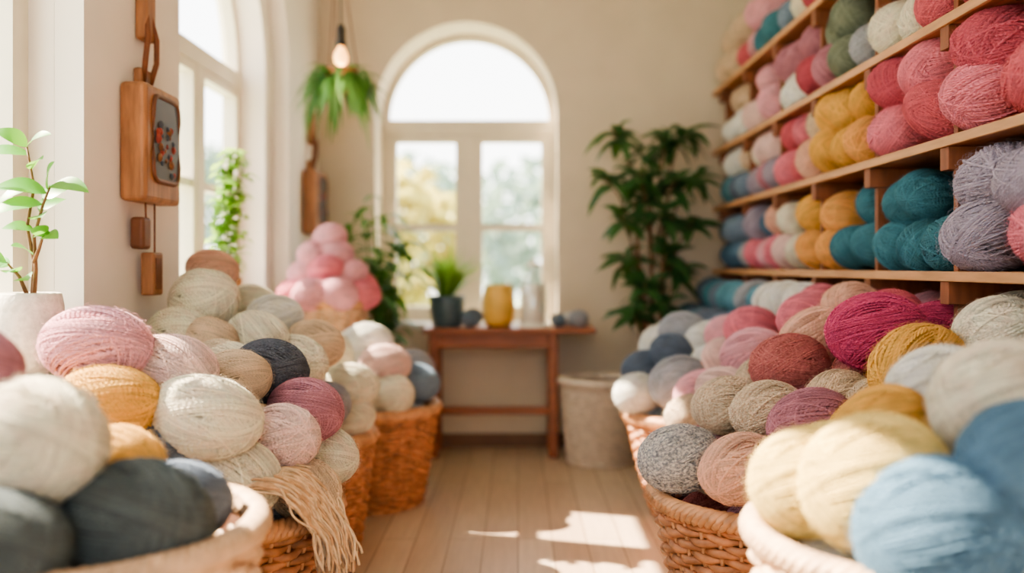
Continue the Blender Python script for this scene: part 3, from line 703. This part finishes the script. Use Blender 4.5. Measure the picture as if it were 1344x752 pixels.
# ------------------------------------------------------------------ carved wooden wall box
def wall_box(x, y, z, seed):
    rr = random.Random(seed); root = empty('wooden_wall_box', (x, y, z))
    b = MB(); b.box(.001, .092, -.16, .16, -.2, .2); b.obj('case', [M_box], parent=root, bevel=.018)
    b = MB()
    b.box(.001, .034, -.05, .05, .19, .27)
    b.box(.002, .045, -.035, .05, .37, .58)
    b.obj('hanger_blocks', [M_box], parent=root, bevel=.012)
    b = MB()
    for s in (-.045, .05):
        b.tube([(.03, s*.6, .22), (.045, s, .30), (.05, s*.8, .38), (.035, s*.3, .46), (.03, s*.1, .66)], .010, 0, sides=7)
    b.tube([(.05, -.06, -.2), (.05, -.055, -.26)], .003, 0); b.tube([(.05, .02, -.2), (.052, .015, -.3), (.05, .02, -.37)], .003, 0)
    b.obj('straps', [M_leather], parent=root, smooth=True)
    b = MB(); n = 40; th = np.arange(n)*2*math.pi/n
    sq = lambda t, e: np.sign(t)*np.abs(t)**e
    ring = np.stack([np.full(n, .094), .012+.116*sq(np.cos(th), .32), .02+.146*sq(np.sin(th), .32)], 1)
    b.tube(ring, .009, 1, True, 8)
    V = [(.096, .012+.112*sq(math.cos(t), .32), .02+.142*sq(math.sin(t), .32)) for t in th]
    b.add([(.098, .012, .02)]+V, [(0, 1+i, 1+(i+1) % n) for i in range(n)], 0)
    b.obj('display_window', [M_darkglass, M_boxd], parent=root, smooth=True)
    b = MB()
    for i in range(26):
        yy = .012+rr.uniform(-.085, .085); zz = .02+rr.uniform(-.12, .05); r = rr.uniform(.012, .020)
        b.lathe([(0, -r), (r*.7, -r*.7), (r, 0), (r*.7, r*.7), (0, r)], (.090, yy, zz), i % 3, 12)
    b.obj('thread_spools', [M_thr1, M_thr2, M_thr3], parent=root, smooth=True)
    b = MB(); b.box(.012, .06, -.10, -.03, -.36, -.25); b.obj('wood_weight', [M_boxd], parent=root, bevel=.012)
    b = MB(); b.box(.02, .065, -.03, .06, -.52, -.37); b.obj('wood_tag', [M_box], parent=root, bevel=.008)
    b = MB(); b.box(.064, .068, -.012, .042, -.50, -.39); b.obj('tag_inset', [M_boxd], parent=root)
    return root
wall_box(XL, 3.20, 1.62, 1)
wall_box(XL, 5.78, 1.60, 2)

# ------------------------------------------------------------------ exterior
b = MB(); b.box(-30, 30, YB+.45, 45, -.3, -.25); b.box(-30, -1.7, -20, YB+.45, -.3, -.25); b.obj('garden_lawn', [M_lawn])
def tree(x, y, h, w, mat, seed):
    r2 = random.Random(seed); b = MB(); b.tube([(x, y, -.25), (x+.1, y, h*.35), (x, y, h*.6)], [.16, .12, .07], 1)
    for i in range(520):
        a = r2.uniform(0, 6.28); u = r2.uniform(-1, 1); rad = r2.uniform(.5, 1)**.5; c2 = math.sqrt(1-u*u)
        p = (x+w*rad*c2*math.cos(a), y+w*rad*c2*math.sin(a), h*.62+h*.38*rad*u)
        b.leaf(p, (r2.uniform(-1, 1), r2.uniform(-1, 1), r2.uniform(-.6, .6)), (r2.uniform(-1, 1), .3, 1), r2.uniform(.3, .55), .3, .3, 0, 3)
    b.obj('garden_tree', [mat, M_stem])
for i, (x, y, h, w, m) in enumerate([(-4.5, 14, 3.2, 1.7, M_ext), (-1.9, 13, 2.6, 1.2, M_exty), (.8, 16, 2.9, 1.8, M_ext), (3.2, 14, 2.6, 1.3, M_exty), (-3.0, 19, 3.7, 2.2, M_ext), (-.4, 22, 3.9, 2.4, M_ext), (-9, 9, 3, 1.8, M_ext), (-10, 14, 3.4, 2, M_ext)]):
    tree(x, y, h, w, m, i)

# ------------------------------------------------------------------ light
w = bpy.data.worlds.new('sky'); scene.world = w; w.use_nodes = True; nt = w.node_tree
bg = nt.nodes['Background']
tc = N(nt, 'ShaderNodeTexCoord'); sp = N(nt, 'ShaderNodeSeparateXYZ'); nt.links.new(tc.outputs['Generated'], sp.inputs[0])
rp = N(nt, 'ShaderNodeValToRGB'); nt.links.new(sp.outputs['Z'], rp.inputs[0])
rp.color_ramp.elements[0].color = (1, .97, .93, 1); rp.color_ramp.elements[1].color = (.86, .93, 1.0, 1); rp.color_ramp.elements[1].position = .6
nt.links.new(rp.outputs[0], bg.inputs[0]); bg.inputs[1].default_value = 5.6
s = bpy.data.lights.new('sun', 'SUN'); s.energy = 42; s.angle = .012; s.color = (1, .84, .64)
so = bpy.data.objects.new('sun', s); COL.objects.link(so); so.rotation_euler = Vector((1.0, -.30, -.98)).to_track_quat('-Z', 'Y').to_euler()

# ------------------------------------------------------------------ camera
cd = bpy.data.cameras.new('camera'); cam = bpy.data.objects.new('camera', cd); COL.objects.link(cam)
cam.location = (0, 0, 1.2); cam.rotation_euler = (math.pi/2, 0, 0)
cd.sensor_width = 36; cd.lens = 1200/1344*36; cd.shift_x = -8/1344; cd.shift_y = -26/1344
cd.clip_start = .05; cd.clip_end = 200
cd.dof.use_dof = True; cd.dof.focus_distance = 2.7; cd.dof.aperture_fstop = .85
scene.camera = cam
scene.view_settings.view_transform = 'AgX'; scene.view_settings.look = 'AgX - Medium High Contrast'
scene.view_settings.exposure = 0.0
